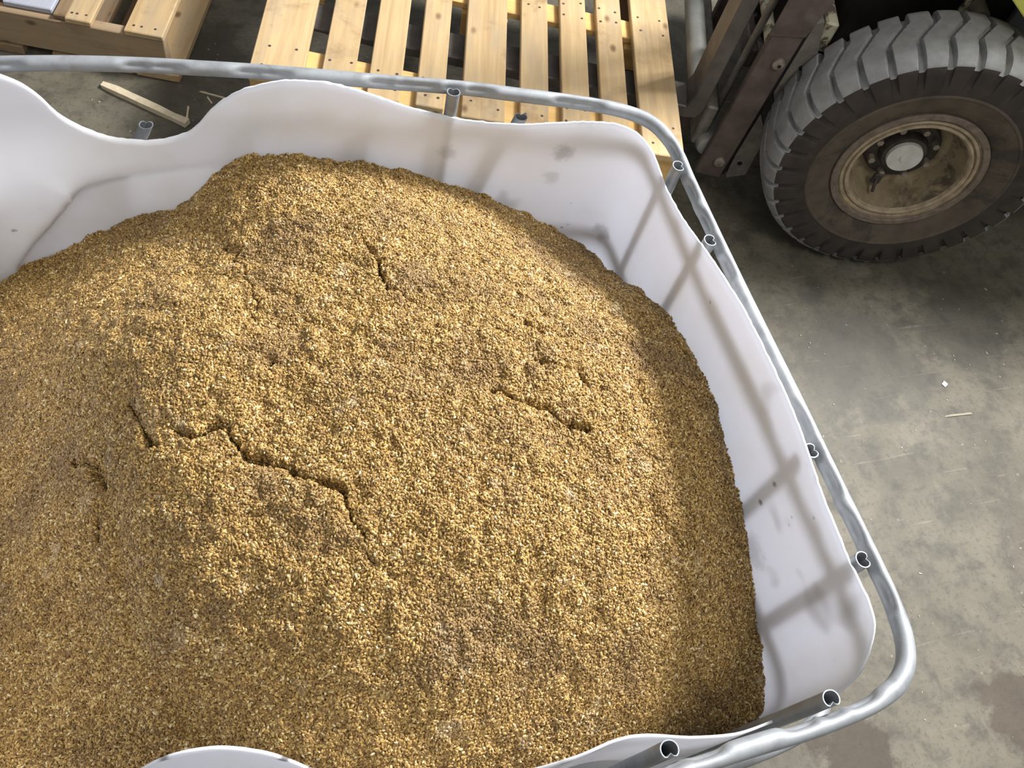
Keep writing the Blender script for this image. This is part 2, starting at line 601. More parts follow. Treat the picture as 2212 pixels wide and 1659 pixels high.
def bar_mesh(pts, notch_dir, r=.0105, seg=20):
    """open-ended hollow tube whose outer side is pressed in to a heart section at the top"""
    pts = [Vector(p) for p in pts]
    vs, fs = [], []
    n = len(pts)
    nd = math.atan2(notch_dir[1], notch_dir[0])
    rings = []
    order = [(p, r) for p in pts] + [(pts[-1], r - .0014), (pts[-1] - (pts[-1] - pts[-2]).normalized() * .06, r - .0014)]
    for (p, rr) in order:
        top = max(0.0, 1 - max(0, (pts[-1].z - p.z)) / .09)
        idx = []
        for k in range(seg):
            a = 2 * math.pi * k / seg
            da = (a - nd + math.pi) % (2 * math.pi) - math.pi
            q = rr * (1 - .62 * max(top, .25) * math.exp(-(da / .42) ** 2))
            if top > 0:
                q *= 1 + .10 * top * (abs(math.sin(da)))
            idx.append(len(vs))
            vs.append((p.x + q * math.cos(a) - TO.x, p.y + q * math.sin(a) - TO.y, p.z))
        rings.append(idx)
    for A, B in zip(rings[:-1], rings[1:]):
        for k in range(seg):
            k2 = (k + 1) % seg
            fs.append((A[k], A[k2], B[k2], B[k]))
    me = mesh('cage_bar', vs, fs)
    smooth_angle(me, 50)
    return me


for (x, y, zt) in BARS:
    i = np.argmin((RPATH[:, 0] - x) ** 2 + (RPATH[:, 1] - y) ** 2)
    nd = RPATH[i] - np.array([x, y])
    pts = [(x, y, .16), (x, y, .5), (x, y, 1.02), (x, y, 1.05), (x, y, 1.08), (x, y, zt)]
    link('cage_bar', bar_mesh(pts, nd), M_GALV, tote)
# two bars torn loose from the rail and bent sideways, and two that end behind the wall
link('cage_bar', bar_mesh([(.40, 1.112, .16), (.425, 1.108, .65), (.473, 1.092, .88), (.510, 1.09, 1.01), (.518, 1.09, 1.04), (.5255, 1.09, 1.066)], (.2, 1)), M_GALV, tote)
link('cage_bar', bar_mesh([(-.16, 1.195, .16), (-.155, 1.195, .65), (-.14, 1.195, .88), (-.118, 1.195, .955), (-.109, 1.195, .972), (-.1, 1.195, .992)], (.2, 1)), M_GALV, tote)
for (x, y) in [(.085, 1.170), (.27, 1.138), (-.3, 1.204)]:
    link('cage_bar', bar_mesh([(x, y, .16), (x, y, .5), (x, y, .88), (x, y, .95), (x, y, 1.0), (x, y, 1.03)], (.1, 1)), M_GALV, tote)
for (x, y) in [(.15, .036), (-.12, .032), (-.478, .3), (-.478, .6), (-.478, .9)]:
    link('cage_bar', bar_mesh([(x, y, .16), (x, y, .5), (x, y, .85), (x, y, .87), (x, y, .88), (x, y, .9)], (.1, -1)), M_GALV, tote)
bm = bmesh.new()
bm_box(bm, (.13 - TO.x, .6 - TO.y, .145), (1.22, 1.12, .03), .01)
for ix in (-.5, 0, .5):
    bm_box(bm, (ix, 0, .065), (.13, 1.1, .13), .006)
link('base_skid', bm_mesh('base_skid', bm), M_PALLETBASE, tote)

# plastic bottle: plan curve (closed) + rim height along it
WALL = [(-0.291, 1.187), (-0.195, 1.183), (-0.096, 1.174), (-0.007, 1.164), (0.085, 1.151), (0.187, 1.135), (0.300, 1.116), (0.416, 1.094),
        (0.517, 1.069), (0.613, 1.045), (0.674, 1.023), (0.708, 1.001), (0.724, 0.970), (0.727, 0.930), (0.726, 0.880), (0.725, 0.790), (0.723, 0.627),
        (0.724, 0.453), (0.722, 0.309), (0.723, 0.185), (0.723, 0.139), (0.720, 0.108), (0.712, 0.080), (0.697, 0.062), (0.672, 0.053),
        (0.63, 0.049), (0.551, 0.044), (0.482, 0.054), (0.44, .063), (0.40, .071), (0.36, .073), (.30, .068), (.2, .075), (.10, .095), (0.03, .118),
        (-.04, .150), (-.10, .165), (-.17, .165), (-.23, .145), (-.32, .10), (-.40, .08), (-.44, .10), (-.458, .15), (-.46, .25), (-.46, .6), (-.46, 1.0), (-.455, 1.10), (-.43, 1.16), (-.37, 1.184)]
RIM = [(-0.291, 1.187, 1.113), (-0.270, 1.187, 1.102), (-0.254, 1.186, 1.089), (-0.244, 1.185, 1.067), (-0.233, 1.185, 1.043), (-0.211, 1.184, 1.022),
       (-0.181, 1.182, 1.004), (-0.149, 1.179, 0.993), (-0.115, 1.176, 0.986), (-0.079, 1.172, 0.985), (-0.040, 1.168, 0.998), (-0.023, 1.166, 1.008),
       (-0.007, 1.164, 1.029), (0.010, 1.161, 1.050), (0.026, 1.159, 1.070), (0.049, 1.156, 1.087), (0.072, 1.153, 1.099), (0.101, 1.149, 1.110),
       (0.130, 1.144, 1.118), (0.158, 1.140, 1.120), (0.187, 1.135, 1.120), (0.216, 1.130, 1.116), (0.246, 1.125, 1.108), (0.300, 1.116, 1.089),
       (0.339, 1.108, 1.077), (0.387, 1.100, 1.068), (0.428, 1.092, 1.063), (0.467, 1.082, 1.063), (0.522, 1.068, 1.069), (0.591, 1.050, 1.084),
       (0.644, 1.034, 1.097), (0.674, 1.024, 1.102), (0.701, 1.009, 1.101), (0.719, 0.991, 1.096), (0.726, 0.964, 1.092), (0.727, 0.929, 1.088),
       (0.726, 0.881, 1.083), (0.725, 0.829, 1.088), (0.724, 0.763, 1.101), (0.722, 0.696, 1.119), (0.723, 0.635, 1.130), (0.724, 0.588, 1.136),
       (0.724, 0.487, 1.138), (0.723, 0.411, 1.136), (0.722, 0.363, 1.130), (0.722, 0.295, 1.116), (0.723, 0.216, 1.108),
       (0.724, 0.181, 1.106), (0.723, 0.149, 1.108), (0.720, 0.114, 1.102), (0.714, 0.086, 1.070), (0.700, 0.064, 1.038), (0.683, 0.055, 1.006), (0.646, 0.050, 0.986),
       (0.609, 0.048, 0.972), (0.551, 0.044, 0.970), (0.482, 0.054, 0.980), (0.439, 0.063, 1.0), (0.402, 0.071, 1.02), (0.369, 0.073, 1.03),
       (0.337, 0.071, 1.03), (0.308, 0.069, 1.02), (0.276, 0.068, 1.0), (.2, .075, .96), (.10, .095, .96), (0.041, .115, 1.0), (0.004, .130, 1.06),
       (-0.022, .142, 1.10), (-.06, .155, 1.128), (-.091, .163, 1.132), (-.127, .166, 1.122), (-.165, .166, 1.08), (-.208, .155, 1.02), (-.28, .12, .97), (-.35, .09, 1.0),
       (-.44, .10, 1.05), (-.46, .25, 1.0), (-.46, .6, 1.02), (-.46, 1.0, 1.05), (-.44, 1.13, 1.10), (-.40, 1.17, 1.13), (-.33, 1.186, 1.13)]
WP = catmull(WALL, .007, True)
ra = []
for (x, y, z) in RIM:
    i = np.argmin((WP[:, 0] - x) ** 2 + (WP[:, 1] - y) ** 2)
    ra.append((i, z))
ra.sort()
ri = np.array([a for a, _ in ra], float)
rz = np.array([b for _, b in ra])
nW = len(WP)
RZ = np.interp(np.arange(nW), np.concatenate([[ri[-1] - nW], ri, [ri[0] + nW]]), np.concatenate([[rz[-1]], rz, [rz[0]]]))
for _ in range(3):
    RZ = (np.roll(RZ, 1) + 2 * RZ + np.roll(RZ, -1)) / 4
RZ += rng.normal(0, .0006, nW)              # saw-cut fuzz
TW = np.roll(WP, -1, 0) - np.roll(WP, 1, 0)
TW /= np.linalg.norm(TW, axis=1)[:, None]
NW = np.stack([TW[:, 1], -TW[:, 0]], 1)


def wall_point(i, z):
    x, y = WP[i]
    d = 0.0
    # moulded bulge in the back wall near the left corner
    if y > .95 and x < .15:
        xe = -.243 + (z - .872) * (.156 / .204)
        xe = min(xe, -.233)
        soft = float(smoothstep(.88, .94, np.array(z)))
        wd = .010 * (1 - soft) + .34 * soft
        side = float(smoothstep(xe + wd, xe - wd * .25, np.array(x)))
        vert = float(smoothstep(1.07, .875, np.array(z)))
        d = .046 * side * vert
        if z < .875:
            d -= .13 * (.875 - z) * side
        d = max(d, 0)
    # front flap leans inwards and the front wall keeps closer to the cage lower down
    if y < .2 and -.36 < x < .25 and z < 1.0:
        d -= (y - .055) * min(1, (1.0 - z) / .3)
    # slight belly of the long walls
    return (x + NW[i, 0] * d, y + NW[i, 1] * d)


LEV = np.concatenate([[0, .1, .2, .3, .4, .48], np.linspace(.54, 1.0, 34)])
vs, fs = [], []
nl = len(LEV)
for i in range(nW):
    for t in LEV:
        z = .17 + (RZ[i] - .17) * t
        x, y = wall_point(i, z)
        vs.append((x - TO.x, y - TO.y, z))
for i in range(nW):
    j = (i + 1) % nW
    for k in range(nl - 1):
        fs.append((i * nl + k, j * nl + k, j * nl + k + 1, i * nl + k + 1))
fs.append([i * nl for i in range(nW)])
me = mesh('bottle', vs, fs, True)
bottle = link('bottle', me, M_PLASTIC, tote)
sol = bottle.modifiers.new('thickness', 'SOLIDIFY')
sol.thickness = .0035
sol.offset = 0
bottle['label'] = 'white translucent plastic tank wall with a wavy sawn-off rim'

# ------------------------------------------------------------------ the heap of grain
GP = [(-0.414,1.161,0.660), (-0.312,1.190,0.690), (-0.148,1.179,0.783), (-0.062,1.170,0.820), (-0.006,1.164,0.888), (0.037,1.158,0.936), (0.108,1.148,0.951), (0.211,1.131,0.947), (0.285,1.118,0.936), (0.469,1.081,0.889), (0.638,1.036,0.804), (0.709,1.004,0.767), (0.728,0.911,0.805), (0.722,0.709,0.940), (0.724,0.561,0.962), (0.723,0.429,0.933), (0.722,0.290,0.877), (0.722,0.128,0.778), (0.600,0.060,0.770), (0.300,0.080,0.800), (-0.050,0.140,0.800), (-0.350,0.100,0.660), (0.097,0.952,0.975), (0.188,0.722,1.020), (0.437,0.800,0.990), (0.284,0.536,1.035), (0.499,0.632,1.020), (0.483,0.470,1.020), (0.438,0.311,0.985), (0.180,0.357,1.010), (0.050,0.305,0.965), (0.213,0.186,0.920), (0.492,0.144,0.860), (0.144,0.130,0.860), (-0.041,0.268,0.880), (-0.130,0.656,0.975), (-0.143,0.527,0.950), (-0.118,0.387,0.920), (0.010,0.603,1.000), (-0.012,0.439,0.985), (-0.205,0.523,0.870), (-0.238,0.450,0.800), (-0.271,0.710,0.820), (-0.325,0.604,0.765), (-0.409,0.949,0.675), (-0.415,1.074,0.655), (-0.320,1.007,0.730), (-0.323,0.886,0.755), (-0.238,0.804,0.865), (-0.159,0.735,0.955), (-0.408,0.855,0.675), (-0.322,0.790,0.765), (-0.406,0.763,0.680), (-0.408,0.604,0.670), (-0.408,0.455,0.670), (-0.410,0.298,0.660), (-0.236,0.327,0.760), (-0.126,0.253,0.810), (-0.152,0.850,0.920), (-0.256,0.999,0.785), (-0.055,0.985,0.885), (0.019,1.082,0.920)]
CRACKS = [
    (0.0035, 0.02, [(-0.16, 0.681), (-0.154, 0.644), (-0.142, 0.617), (-0.132, 0.6)]),
    (0.0045, 0.026, [(-0.111, 0.616), (-0.078, 0.597), (-0.047, 0.599), (-0.029, 0.594), (-0.024, 0.573), (-0.017, 0.547), (0.002, 0.542), (0.024, 0.526), (0.046, 0.506), (0.074, 0.485), (0.095, 0.464)]),
    (0.0025, 0.01, [(0.095, 0.464), (0.106, 0.437), (0.121, 0.401), (0.118, 0.353)]),
    (0.0035, 0.022, [(0.21, 0.91), (0.22, 0.883), (0.223, 0.854), (0.222, 0.817), (0.227, 0.779)]),
    (0.0025, 0.014, [(0.248, 0.774), (0.264, 0.76)]),
    (0.003, 0.012, [(0.418, 0.687), (0.458, 0.676)]),
    (0.0035, 0.014, [(0.418, 0.616), (0.447, 0.6), (0.489, 0.58), (0.494, 0.554)]),
    (0.0035, 0.016, [(0.335, 0.57), (0.357, 0.56), (0.384, 0.542), (0.417, 0.529), (0.441, 0.508), (0.466, 0.488)]),
    (0.0025, 0.009, [(0.004, 0.976), (0.022, 0.88), (0.027, 0.806), (0.024, 0.767)]),
    (0.0025, 0.013, [(0.041, 0.694), (0.026, 0.67)]),
    (0.0040, 0.013, [(-0.272, 0.673), (-0.23, 0.637), (-0.215, 0.592)]),
    (0.004, 0.018, [(-0.232, 0.557), (-0.235, 0.528)]),
]


def tps_fit(P, lam=2e-4):
    n = len(P)
    d = np.linalg.norm(P[:, None, :2] - P[None, :, :2], axis=2)
    K = np.where(d > 0, d * d * np.log(np.maximum(d, 1e-9)), 0) + lam * np.eye(n)
    A = np.zeros((n + 3, n + 3))
    A[:n, :n] = K
    A[:n, n] = 1
    A[:n, n + 1:] = P[:, :2]
    A[n, :n] = 1
    A[n + 1:, :n] = P[:, :2].T
    return np.linalg.solve(A, np.concatenate([P[:, 2], [0, 0, 0]]))


GPA = np.array(GP)
GW = tps_fit(GPA)


def heap(x, y):
    o = GW[-3] + GW[-2] * x + GW[-1] * y
    for i in range(len(GPA)):
        d2 = (x - GPA[i, 0]) ** 2 + (y - GPA[i, 1]) ** 2
        o = o + GW[i] * .5 * d2 * np.log(np.maximum(d2, 1e-12))
    return o


def seg_dist(X, Y, pl):
    best = np.full(X.shape, 9.0)
    for (a, b) in zip(pl[:-1], pl[1:]):
        ax, ay, bx, by = a[0], a[1], b[0], b[1]
        L2 = (bx - ax) ** 2 + (by - ay) ** 2
        t = np.clip(((X - ax) * (bx - ax) + (Y - ay) * (by - ay)) / L2, 0, 1)
        best = np.minimum(best, np.hypot(X - ax - t * (bx - ax), Y - ay - t * (by - ay)))
    return best


ST = .0036
xs = np.arange(-.458, .7215, ST)
ys = np.arange(.05, 1.205, ST)
GX, GY = np.meshgrid(xs, ys, indexing='ij')
GZ = heap(GX, GY)
GZ += .006 * vnoise(GX, GY, 11, 1) + .0045 * vnoise(GX, GY, 26, 2) + .0040 * vnoise(GX, GY, 55, 3) + .0034 * vnoise(GX, GY, 105, 4)
# crumbly ledge where the left side has slumped
led = seg_dist(GX, GY, [(-.214, .62), (-.201, .551), (-.200, .46), (-.193, .367), (-.144, .265), (-.1, .21)])
GZ -= .016 * np.exp(-(led / .016) ** 2)
wob = .007 * vnoise(GX, GY, 48, 9) + .004 * vnoise(GX, GY, 120, 19)
wob2 = .007 * vnoise(GX, GY, 48, 10) + .004 * vnoise(GX, GY, 120, 20)
KEEP = np.ones(GX.shape)
for (wd, dp, pl) in CRACKS:
    d = seg_dist(GX + wob, GY + wob2, pl)
    am = .7 + .6 * np.clip(vnoise(GX, GY, 45, 12) + .4, 0, 1)
    GZ -= 1.5 * dp * np.exp(-(d / (1.3 * wd * am)) ** 4)
    KEEP = np.minimum(KEEP, .25 + .75 * smoothstep(.7 * wd, 1.6 * wd, d))
# inside-the-tank mask
hz = heap(WP[:, 0], WP[:, 1])
poly = np.array([wall_point(i, hz[i]) for i in range(0, nW, 2)])
inside = np.zeros(GX.shape, bool)
j = len(poly) - 1
for i in range(len(poly)):
    xi, yi = poly[i]
    xj, yj = poly[j]
    cond = ((yi > GY) != (yj > GY)) & (GX < (xj - xi) * (GY - yi) / (yj - yi + 1e-12) + xi)
    inside ^= cond
    j = i
ny = GX.shape[1]
idx = -np.ones(GX.shape, int)
used = np.zeros(GX.shape, bool)
cell = inside[:-1, :-1] & inside[1:, :-1] & inside[:-1, 1:] & inside[1:, 1:]
used[:-1, :-1] |= cell
used[1:, :-1] |= cell
used[:-1, 1:] |= cell
used[1:, 1:] |= cell
idx[used] = np.arange(used.sum())
V = np.stack([GX[used], GY[used], GZ[used]], 1)
ci, cj = np.nonzero(cell)
F = np.stack([idx[ci, cj], idx[ci + 1, cj], idx[ci + 1, cj + 1], idx[ci, cj + 1]], 1)
me = bpy.data.meshes.new('spent_grain')
me.vertices.add(len(V))
me.vertices.foreach_set('co', V.astype(np.float32).ravel())
me.loops.add(F.size)
me.loops.foreach_set('vertex_index', F.astype(np.int32).ravel())
me.polygons.add(len(F))
me.polygons.foreach_set('loop_start', np.arange(0, F.size, 4, dtype=np.int32))
me.update(calc_edges=True)
me.validate()
ka = me.attributes.new('keep', 'FLOAT', 'POINT')
ka.data.foreach_set('value', KEEP[used].astype(np.float32))
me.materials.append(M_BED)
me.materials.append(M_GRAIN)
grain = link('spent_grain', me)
tag(grain, 'golden brown heap of wet barley grain filling the white tank, cracked on top', 'grain', None, 'stuff')


def grain_nodes():
    ng = bpy.data.node_groups.new('scatter_kernels', 'GeometryNodeTree')
    ng.interface.new_socket('Geometry', in_out='INPUT', socket_type='NodeSocketGeometry')
    ng.interface.new_socket('Geometry', in_out='OUTPUT', socket_type='NodeSocketGeometry')
    N, Lk = ng.nodes, ng.links
    gi, go = N.new('NodeGroupInput'), N.new('NodeGroupOutput')
    join = N.new('GeometryNodeJoinGeometry')

    def kernel(sx, sy, sz, seg=8, rings=6):
        s = N.new('GeometryNodeMeshUVSphere')
        s.inputs['Segments'].default_value = seg
        s.inputs['Rings'].default_value = rings
        s.inputs['Radius'].default_value = 1.0
        pos = N.new('GeometryNodeInputPosition')
        sep = N.new('ShaderNodeSeparateXYZ')
        Lk.new(pos.outputs[0], sep.inputs[0])
        sq = N.new('ShaderNodeMath'); sq.operation = 'MULTIPLY'
        Lk.new(sep.outputs[2], sq.inputs[0]); Lk.new(sep.outputs[2], sq.inputs[1])
        tp = N.new('ShaderNodeMath'); tp.operation = 'MULTIPLY_ADD'
        Lk.new(sq.outputs[0], tp.inputs[0]); tp.inputs[1].default_value = -.22; tp.inputs[2].default_value = 1.0
        mx = N.new('ShaderNodeMath'); mx.operation = 'MULTIPLY'
        Lk.new(sep.outputs[0], mx.inputs[0]); Lk.new(tp.outputs[0], mx.inputs[1])
        my = N.new('ShaderNodeMath'); my.operation = 'MULTIPLY'
        Lk.new(sep.outputs[1], my.inputs[0]); Lk.new(tp.outputs[0], my.inputs[1])
        cb = N.new('ShaderNodeCombineXYZ')
        # long axis of the kernel becomes local x
        Lk.new(sep.outputs[2], cb.inputs[0]); Lk.new(mx.outputs[0], cb.inputs[1]); Lk.new(my.outputs[0], cb.inputs[2])
        sc = N.new('ShaderNodeVectorMath'); sc.operation = 'MULTIPLY'
        Lk.new(cb.outputs[0], sc.inputs[0]); sc.inputs[1].default_value = (sx, sy, sz)
        sp = N.new('GeometryNodeSetPosition')
        Lk.new(s.outputs['Mesh'], sp.inputs['Geometry']); Lk.new(sc.outputs[0], sp.inputs['Position'])
        sm = N.new('GeometryNodeSetShadeSmooth')
        Lk.new(sp.outputs[0], sm.inputs[0])
        mt = N.new('GeometryNodeSetMaterial')
        Lk.new(sm.outputs[0], mt.inputs[0]); mt.inputs['Material'].default_value = M_GRAIN
        return mt.outputs[0]

    def scatter(geo_mesh, density, seed, tilt, smin, smax, lo, hi):
        dp = N.new('GeometryNodeDistributePointsOnFaces')
        Lk.new(gi.outputs[0], dp.inputs['Mesh'])
        na = N.new('GeometryNodeInputNamedAttribute')
        na.data_type = 'FLOAT'
        na.inputs['Name'].default_value = 'keep'
        dm = N.new('ShaderNodeMath'); dm.operation = 'MULTIPLY'
        Lk.new(na.outputs[0], dm.inputs[0]); dm.inputs[1].default_value = density
        Lk.new(dm.outputs[0], dp.inputs['Density'])
        dp.inputs['Seed'].default_value = seed
        rv = N.new('FunctionNodeRandomValue'); rv.data_type = 'FLOAT_VECTOR'
        rv.inputs[0].default_value = (-tilt, -tilt, 0); rv.inputs[1].default_value = (tilt, tilt, 6.2832)
        rv.inputs['Seed'].default_value = seed + 11
        e2r = N.new('FunctionNodeEulerToRotation')
        Lk.new(rv.outputs[0], e2r.inputs[0])
        rr = N.new('FunctionNodeRotateRotation'); rr.rotation_space = 'LOCAL'
        Lk.new(dp.outputs['Rotation'], rr.inputs[0]); Lk.new(e2r.outputs[0], rr.inputs[1])
        rs = N.new('FunctionNodeRandomValue'); rs.data_type = 'FLOAT'
        rs.inputs[2].default_value = smin; rs.inputs[3].default_value = smax
        rs.inputs['Seed'].default_value = seed + 23
        ro = N.new('FunctionNodeRandomValue'); ro.data_type = 'FLOAT'
        ro.inputs[2].default_value = lo; ro.inputs[3].default_value = hi
        ro.inputs['Seed'].default_value = seed + 37
        sv = N.new('ShaderNodeVectorMath'); sv.operation = 'SCALE'
        Lk.new(dp.outputs['Normal'], sv.inputs[0]); Lk.new(ro.outputs[1], sv.inputs['Scale'])
        so = N.new('GeometryNodeSetPosition')
        Lk.new(dp.outputs['Points'], so.inputs['Geometry']); Lk.new(sv.outputs[0], so.inputs['Offset'])
        ip = N.new('GeometryNodeInstanceOnPoints')
        Lk.new(so.outputs[0], ip.inputs['Points']); Lk.new(geo_mesh, ip.inputs['Instance'])
        Lk.new(rr.outputs[0], ip.inputs['Rotation']); Lk.new(rs.outputs[1], ip.inputs['Scale'])
        return ip.outputs[0]

    k1 = kernel(.0033, .0018, .0016)
    k2 = kernel(.0027, .0016, .0007, 6, 5)
    for o in (gi.outputs[0], scatter(k1, 200000, 1, .8, .75, 1.2, -.0015, .0026), scatter(k2, 50000, 5, 1.1, .6, 1.2, 0.0, .003)):
        Lk.new(o, join.inputs[0])
    Lk.new(join.outputs[0], go.inputs[0])
    return ng


gm = grain.modifiers.new('kernels', 'NODES')
gm.node_group = grain_nodes()

# ------------------------------------------------------------------ pallets


def board(name, parent, mat, a, b, width, thick, bev=.0025, jit=.0015, bow=0.0):
    """board from a to b (centre line of its mid-plane), local x along its length"""
    a, b = Vector(a), Vector(b)
    d = b - a
    me = box_mesh(name, (d.length, width, thick), bev, jit)
    o = link(name, me, mat, parent, (a + b) / 2)
    o.rotation_euler = (0, -math.asin(d.z / d.length), math.atan2(d.y, d.x))
    return o


nail_me = cyl_mesh('nail', (0, 0, -.002), (0, 0, .0006), .0042, None, 8)


def nails(o, spots):
    for (x, y, z) in spots:
        link('nail', nail_me, M_NAIL, o, (x, y, z))


# pine block pallet carried on the fork; local u = x (front edge), v = y (into the depth), origin = front right corner
pal = thing('wooden_pallet', 'pale pine pallet of nine top boards held raised on the forks', 'pallet', (1.25297, 1.50655, .337), math.atan2(-.3256, .9455))
ZT = .148


def pv(u, v):
    return (u - .042 * v, v - .018 * u)


SL = [(-1.209, -1.070), (-1.022, -.935), (-.896, -.808), (-.764, -.686), (-.638, -.518), (-.475, -.394), (-.354, -.272), (-.237, -.157), (-.123, 0.0)]
for k, (u0, u1) in enumerate(SL):
    uc = (u0 + u1) / 2
    e0, e1 = random.uniform(-.006, .006), random.uniform(-.01, .01)
    p0, p1 = pv(uc, e0), pv(uc, 1.14 + e1)
    o = board('top_board', pal, M_PINE, (p0[0], p0[1], ZT - .011), (p1[0], p1[1], ZT - .011), u1 - u0, .022)
    sp = []
    for v in (.05, .12, .53, .59, 1.03, 1.09):
        for s in (-.28, .27):
            sp.append((v - .57 + random.uniform(-.012, .012), s * (u1 - u0) + random.uniform(-.008, .008), .0112))
    nails(o, sp)
for (v, wd) in ((.082, .145), (.555, .085), (1.05, .145)):
    p0, p1 = pv(-1.207, v), pv(-.003, v)
    board('stringer_board', pal, M_PINE_NEW, (p0[0], p0[1], ZT - .033), (p1[0], p1[1], ZT - .033), wd, .0215)
for u in (-1.14, -.578, -.065):
    for v in (.085, .555, 1.05):
        p = pv(u, v)
        o = link('block', box_mesh('block', (.14, .125, .078), .003, .002), M_PINE_NEW, pal, (p[0], p[1], ZT - .044 - .039))
    p0, p1 = pv(u, 0.0), pv(u, 1.14)
    board('bottom_board', pal, M_OLDWOOD, (p0[0], p0[1], .013), (p1[0], p1[1], .013), .10, .022)

# stringer pallet on the floor at the far left: local x = along beam (towards its right end), origin = front right corner
ldir = Vector((-.103 + .396, 2.551 - 2.652)).normalized()
lp = thing('wooden_pallet', 'weathered pallet lying on the floor in the far left corner', 'pallet', (-.0995, 2.462, 0), math.atan2(ldir.y, ldir.x))
H0 = .172


def lboard(name, mat, x0, x1, y0, y1, z0, z1, nail=False, jit=.002):
    w, d = x1 - x0, y1 - y0
    if d > w:
        me = box_mesh(name, (d, w, z1 - z0), .003, jit)
        o = link(name, me, mat, lp, ((x0 + x1) / 2, (y0 + y1) / 2, (z0 + z1) / 2), (0, 0, math.pi / 2))
        if nail:
            nails(o, [(-d / 2 + .03, s * w, (z1 - z0) / 2 + .0002) for s in (-.25, .1, .3)])
    else:
        me = box_mesh(name, (w, d, z1 - z0), .003, jit)
        o = link(name, me, mat, lp, ((x0 + x1) / 2, (y0 + y1) / 2, (z0 + z1) / 2))
    return o


for y0 in (.006, .46, .92):
    lboard('stringer', M_SIDEWOOD, -1.15, -.002, y0, y0 + .04, .031, H0 - .020)
lboard('top_board', M_PINE, -.120, 0, 0, .97, H0 - .019, H0, True)
lboard('top_board', M_PINE, -.300, -.222, .004, .97, H0 - .019, H0, True)
lboard('top_board', M_OLDWOOD, -.335, -.298, .012, .97, H0 - .019, H0)
o = lboard('top_board', M_BLUEWOOD, -.49, -.345, .03, .97, H0 - .019, H0)
o['label'] = 'board with worn pale blue paint'
lboard('top_board', M_OLDWOOD, -.63, -.52, .0, .97, H0 - .019, H0)
lboard('top_board', M_PINE, -.80, -.70, .0, .97, H0 - .019, H0)
lboard('top_board', M_PINE, -1.14, -1.0, .0, .97, H0 - .019, H0)
for (x0, x1, mt) in [(-.11, .030, M_PINE), (-.21, -.125, M_OLDWOOD), (-.37, -.25, M_OLDWOOD), (-.72, -.46, M_OLDWOOD), (-1.15, -.95, M_OLDWOOD)]:
    lboard('bottom_board', mt, x0, x1, -.004, .965, 0.0, .030)

# ------------------------------------------------------------------ forklift: local x = forward, y = away from viewer (so -y = towards viewer)
FX = Vector((-.9375, .348))
FX.normalize()
WC = (2.02203, 1.44187)
RT = .432
truck = thing('forklift', 'forklift with a dusty grey tyre and brown mast behind the grain tank', 'forklift', (WC[0], WC[1], 0), math.atan2(FX.y, FX.x))
# rotated so that local +x = forward; local +y = rot90(forward) = (-.348,-.9375) = towards the viewer

# --- tyre (axis along local y; lateral coordinate t>0 towards the viewer)
prof = [(-.004, .214), (.004, .224), (.016, .242), (.026, .268), (.0305, .296), (.033, .299), (.033, .303), (.030, .307), (.031, .335), (.030, .362), (.0275, .382), (.0245, .3985),
        (.020, .405), (.006, .4175), (-.008, .4245), (-.022, .4275), (-.040, .4297), (-.058, .431), (-.076, .4318), (-.094, .432), (-.112, .432), (-.130, .4312), (-.148, .4297),
        (-.165, .4275), (-.180, .4245), (-.194, .4175), (-.207, .405), (-.211, .398), (-.216, .37), (-.219, .32), (-.214, .27), (-.20, .235), (-.185, .214)]
NL, PER = 34, 30
NA = NL * PER
i0 = next(i for i, p in enumerate(prof) if p[0] < .007 and p[1] > .41)
i1 = max(i for i, p in enumerate(prof) if p[1] > .4165)
tq = np.linspace(prof[i0][0], prof[i1][0], 44)
rq = np.interp(tq, [p[0] for p in prof[i1:i0 - 1:-1]], [p[1] for p in prof[i1:i0 - 1:-1]])
nshoulder = i0
ntread = len(tq)
prof = prof[:i0] + list(zip(tq, rq)) + prof[i1 + 1:]
pn = len(prof)
vs, fs, mi = [], [], []
tt = np.array([p[0] for p in prof])
rr = np.array([p[1] for p in prof])
w01 = np.clip((.030 - tt) / .235, 0, 1)
for k in range(NA):
    a = 2 * math.pi * k / NA
    ph = k / PER
    for j in range(pn):
        w = w01[j]
        r = rr[j]
        if r > .345:
            if w < .40:
                cen, hw = -.10 * max(0, .25 - w), .13 - .05 * w / .4
            elif w < .72:
                cen, hw = (w - .40) / .32 * .72, .085
            else:
                cen, hw = .72, .12
            d = abs((ph - cen + .5) % 1.0 - .5)
            g = float(smoothstep(hw + .035, hw - .02, np.array(d)))
            depth = .021 if w > .08 or r > .40 else .021 * max(0, (r - .345) / .055)
            if .40 <= w < .72:
                depth = .014
            rad = r - depth * g
            tl = tt[j]
            if r < .40 and j < 14:
                tl = tt[j] - .010 * g
                rad = r - depth * g * .4
            vs.append((rad * math.cos(a), tl, rad * math.sin(a)))
        else:
            vs.append((r * math.cos(a), tt[j], r * math.sin(a)))
for k in range(NA):
    k2 = (k + 1) % NA
    for j in range(pn - 1):
        fs.append((k * pn + j, k2 * pn + j, k2 * pn + j + 1, k * pn + j + 1))
        mi.append(1 if nshoulder - 2 <= j <= nshoulder + ntread else (2 if j < 7 else 0))
me = mesh('tyre', vs, fs)
smooth_angle(me, 28)
me.materials.append(M_SIDE)
me.materials.append(M_TREAD)
me.materials.append(M_SIDEDUST)
me.polygons.foreach_set('material_index', mi)
tyre = link('tyre', me, None, truck, (0, 0, RT))
tyre['label'] = 'worn pneumatic tyre, grey dusty lugs and dark brown sidewall'

# --- wheel (lathe uses -t along +Y, so mirror: toward viewer is +y here)


def lathe_v(name, prof, seg=80):
    return lathe_mesh(name, [(-t, r) for (t, r) in prof], seg)


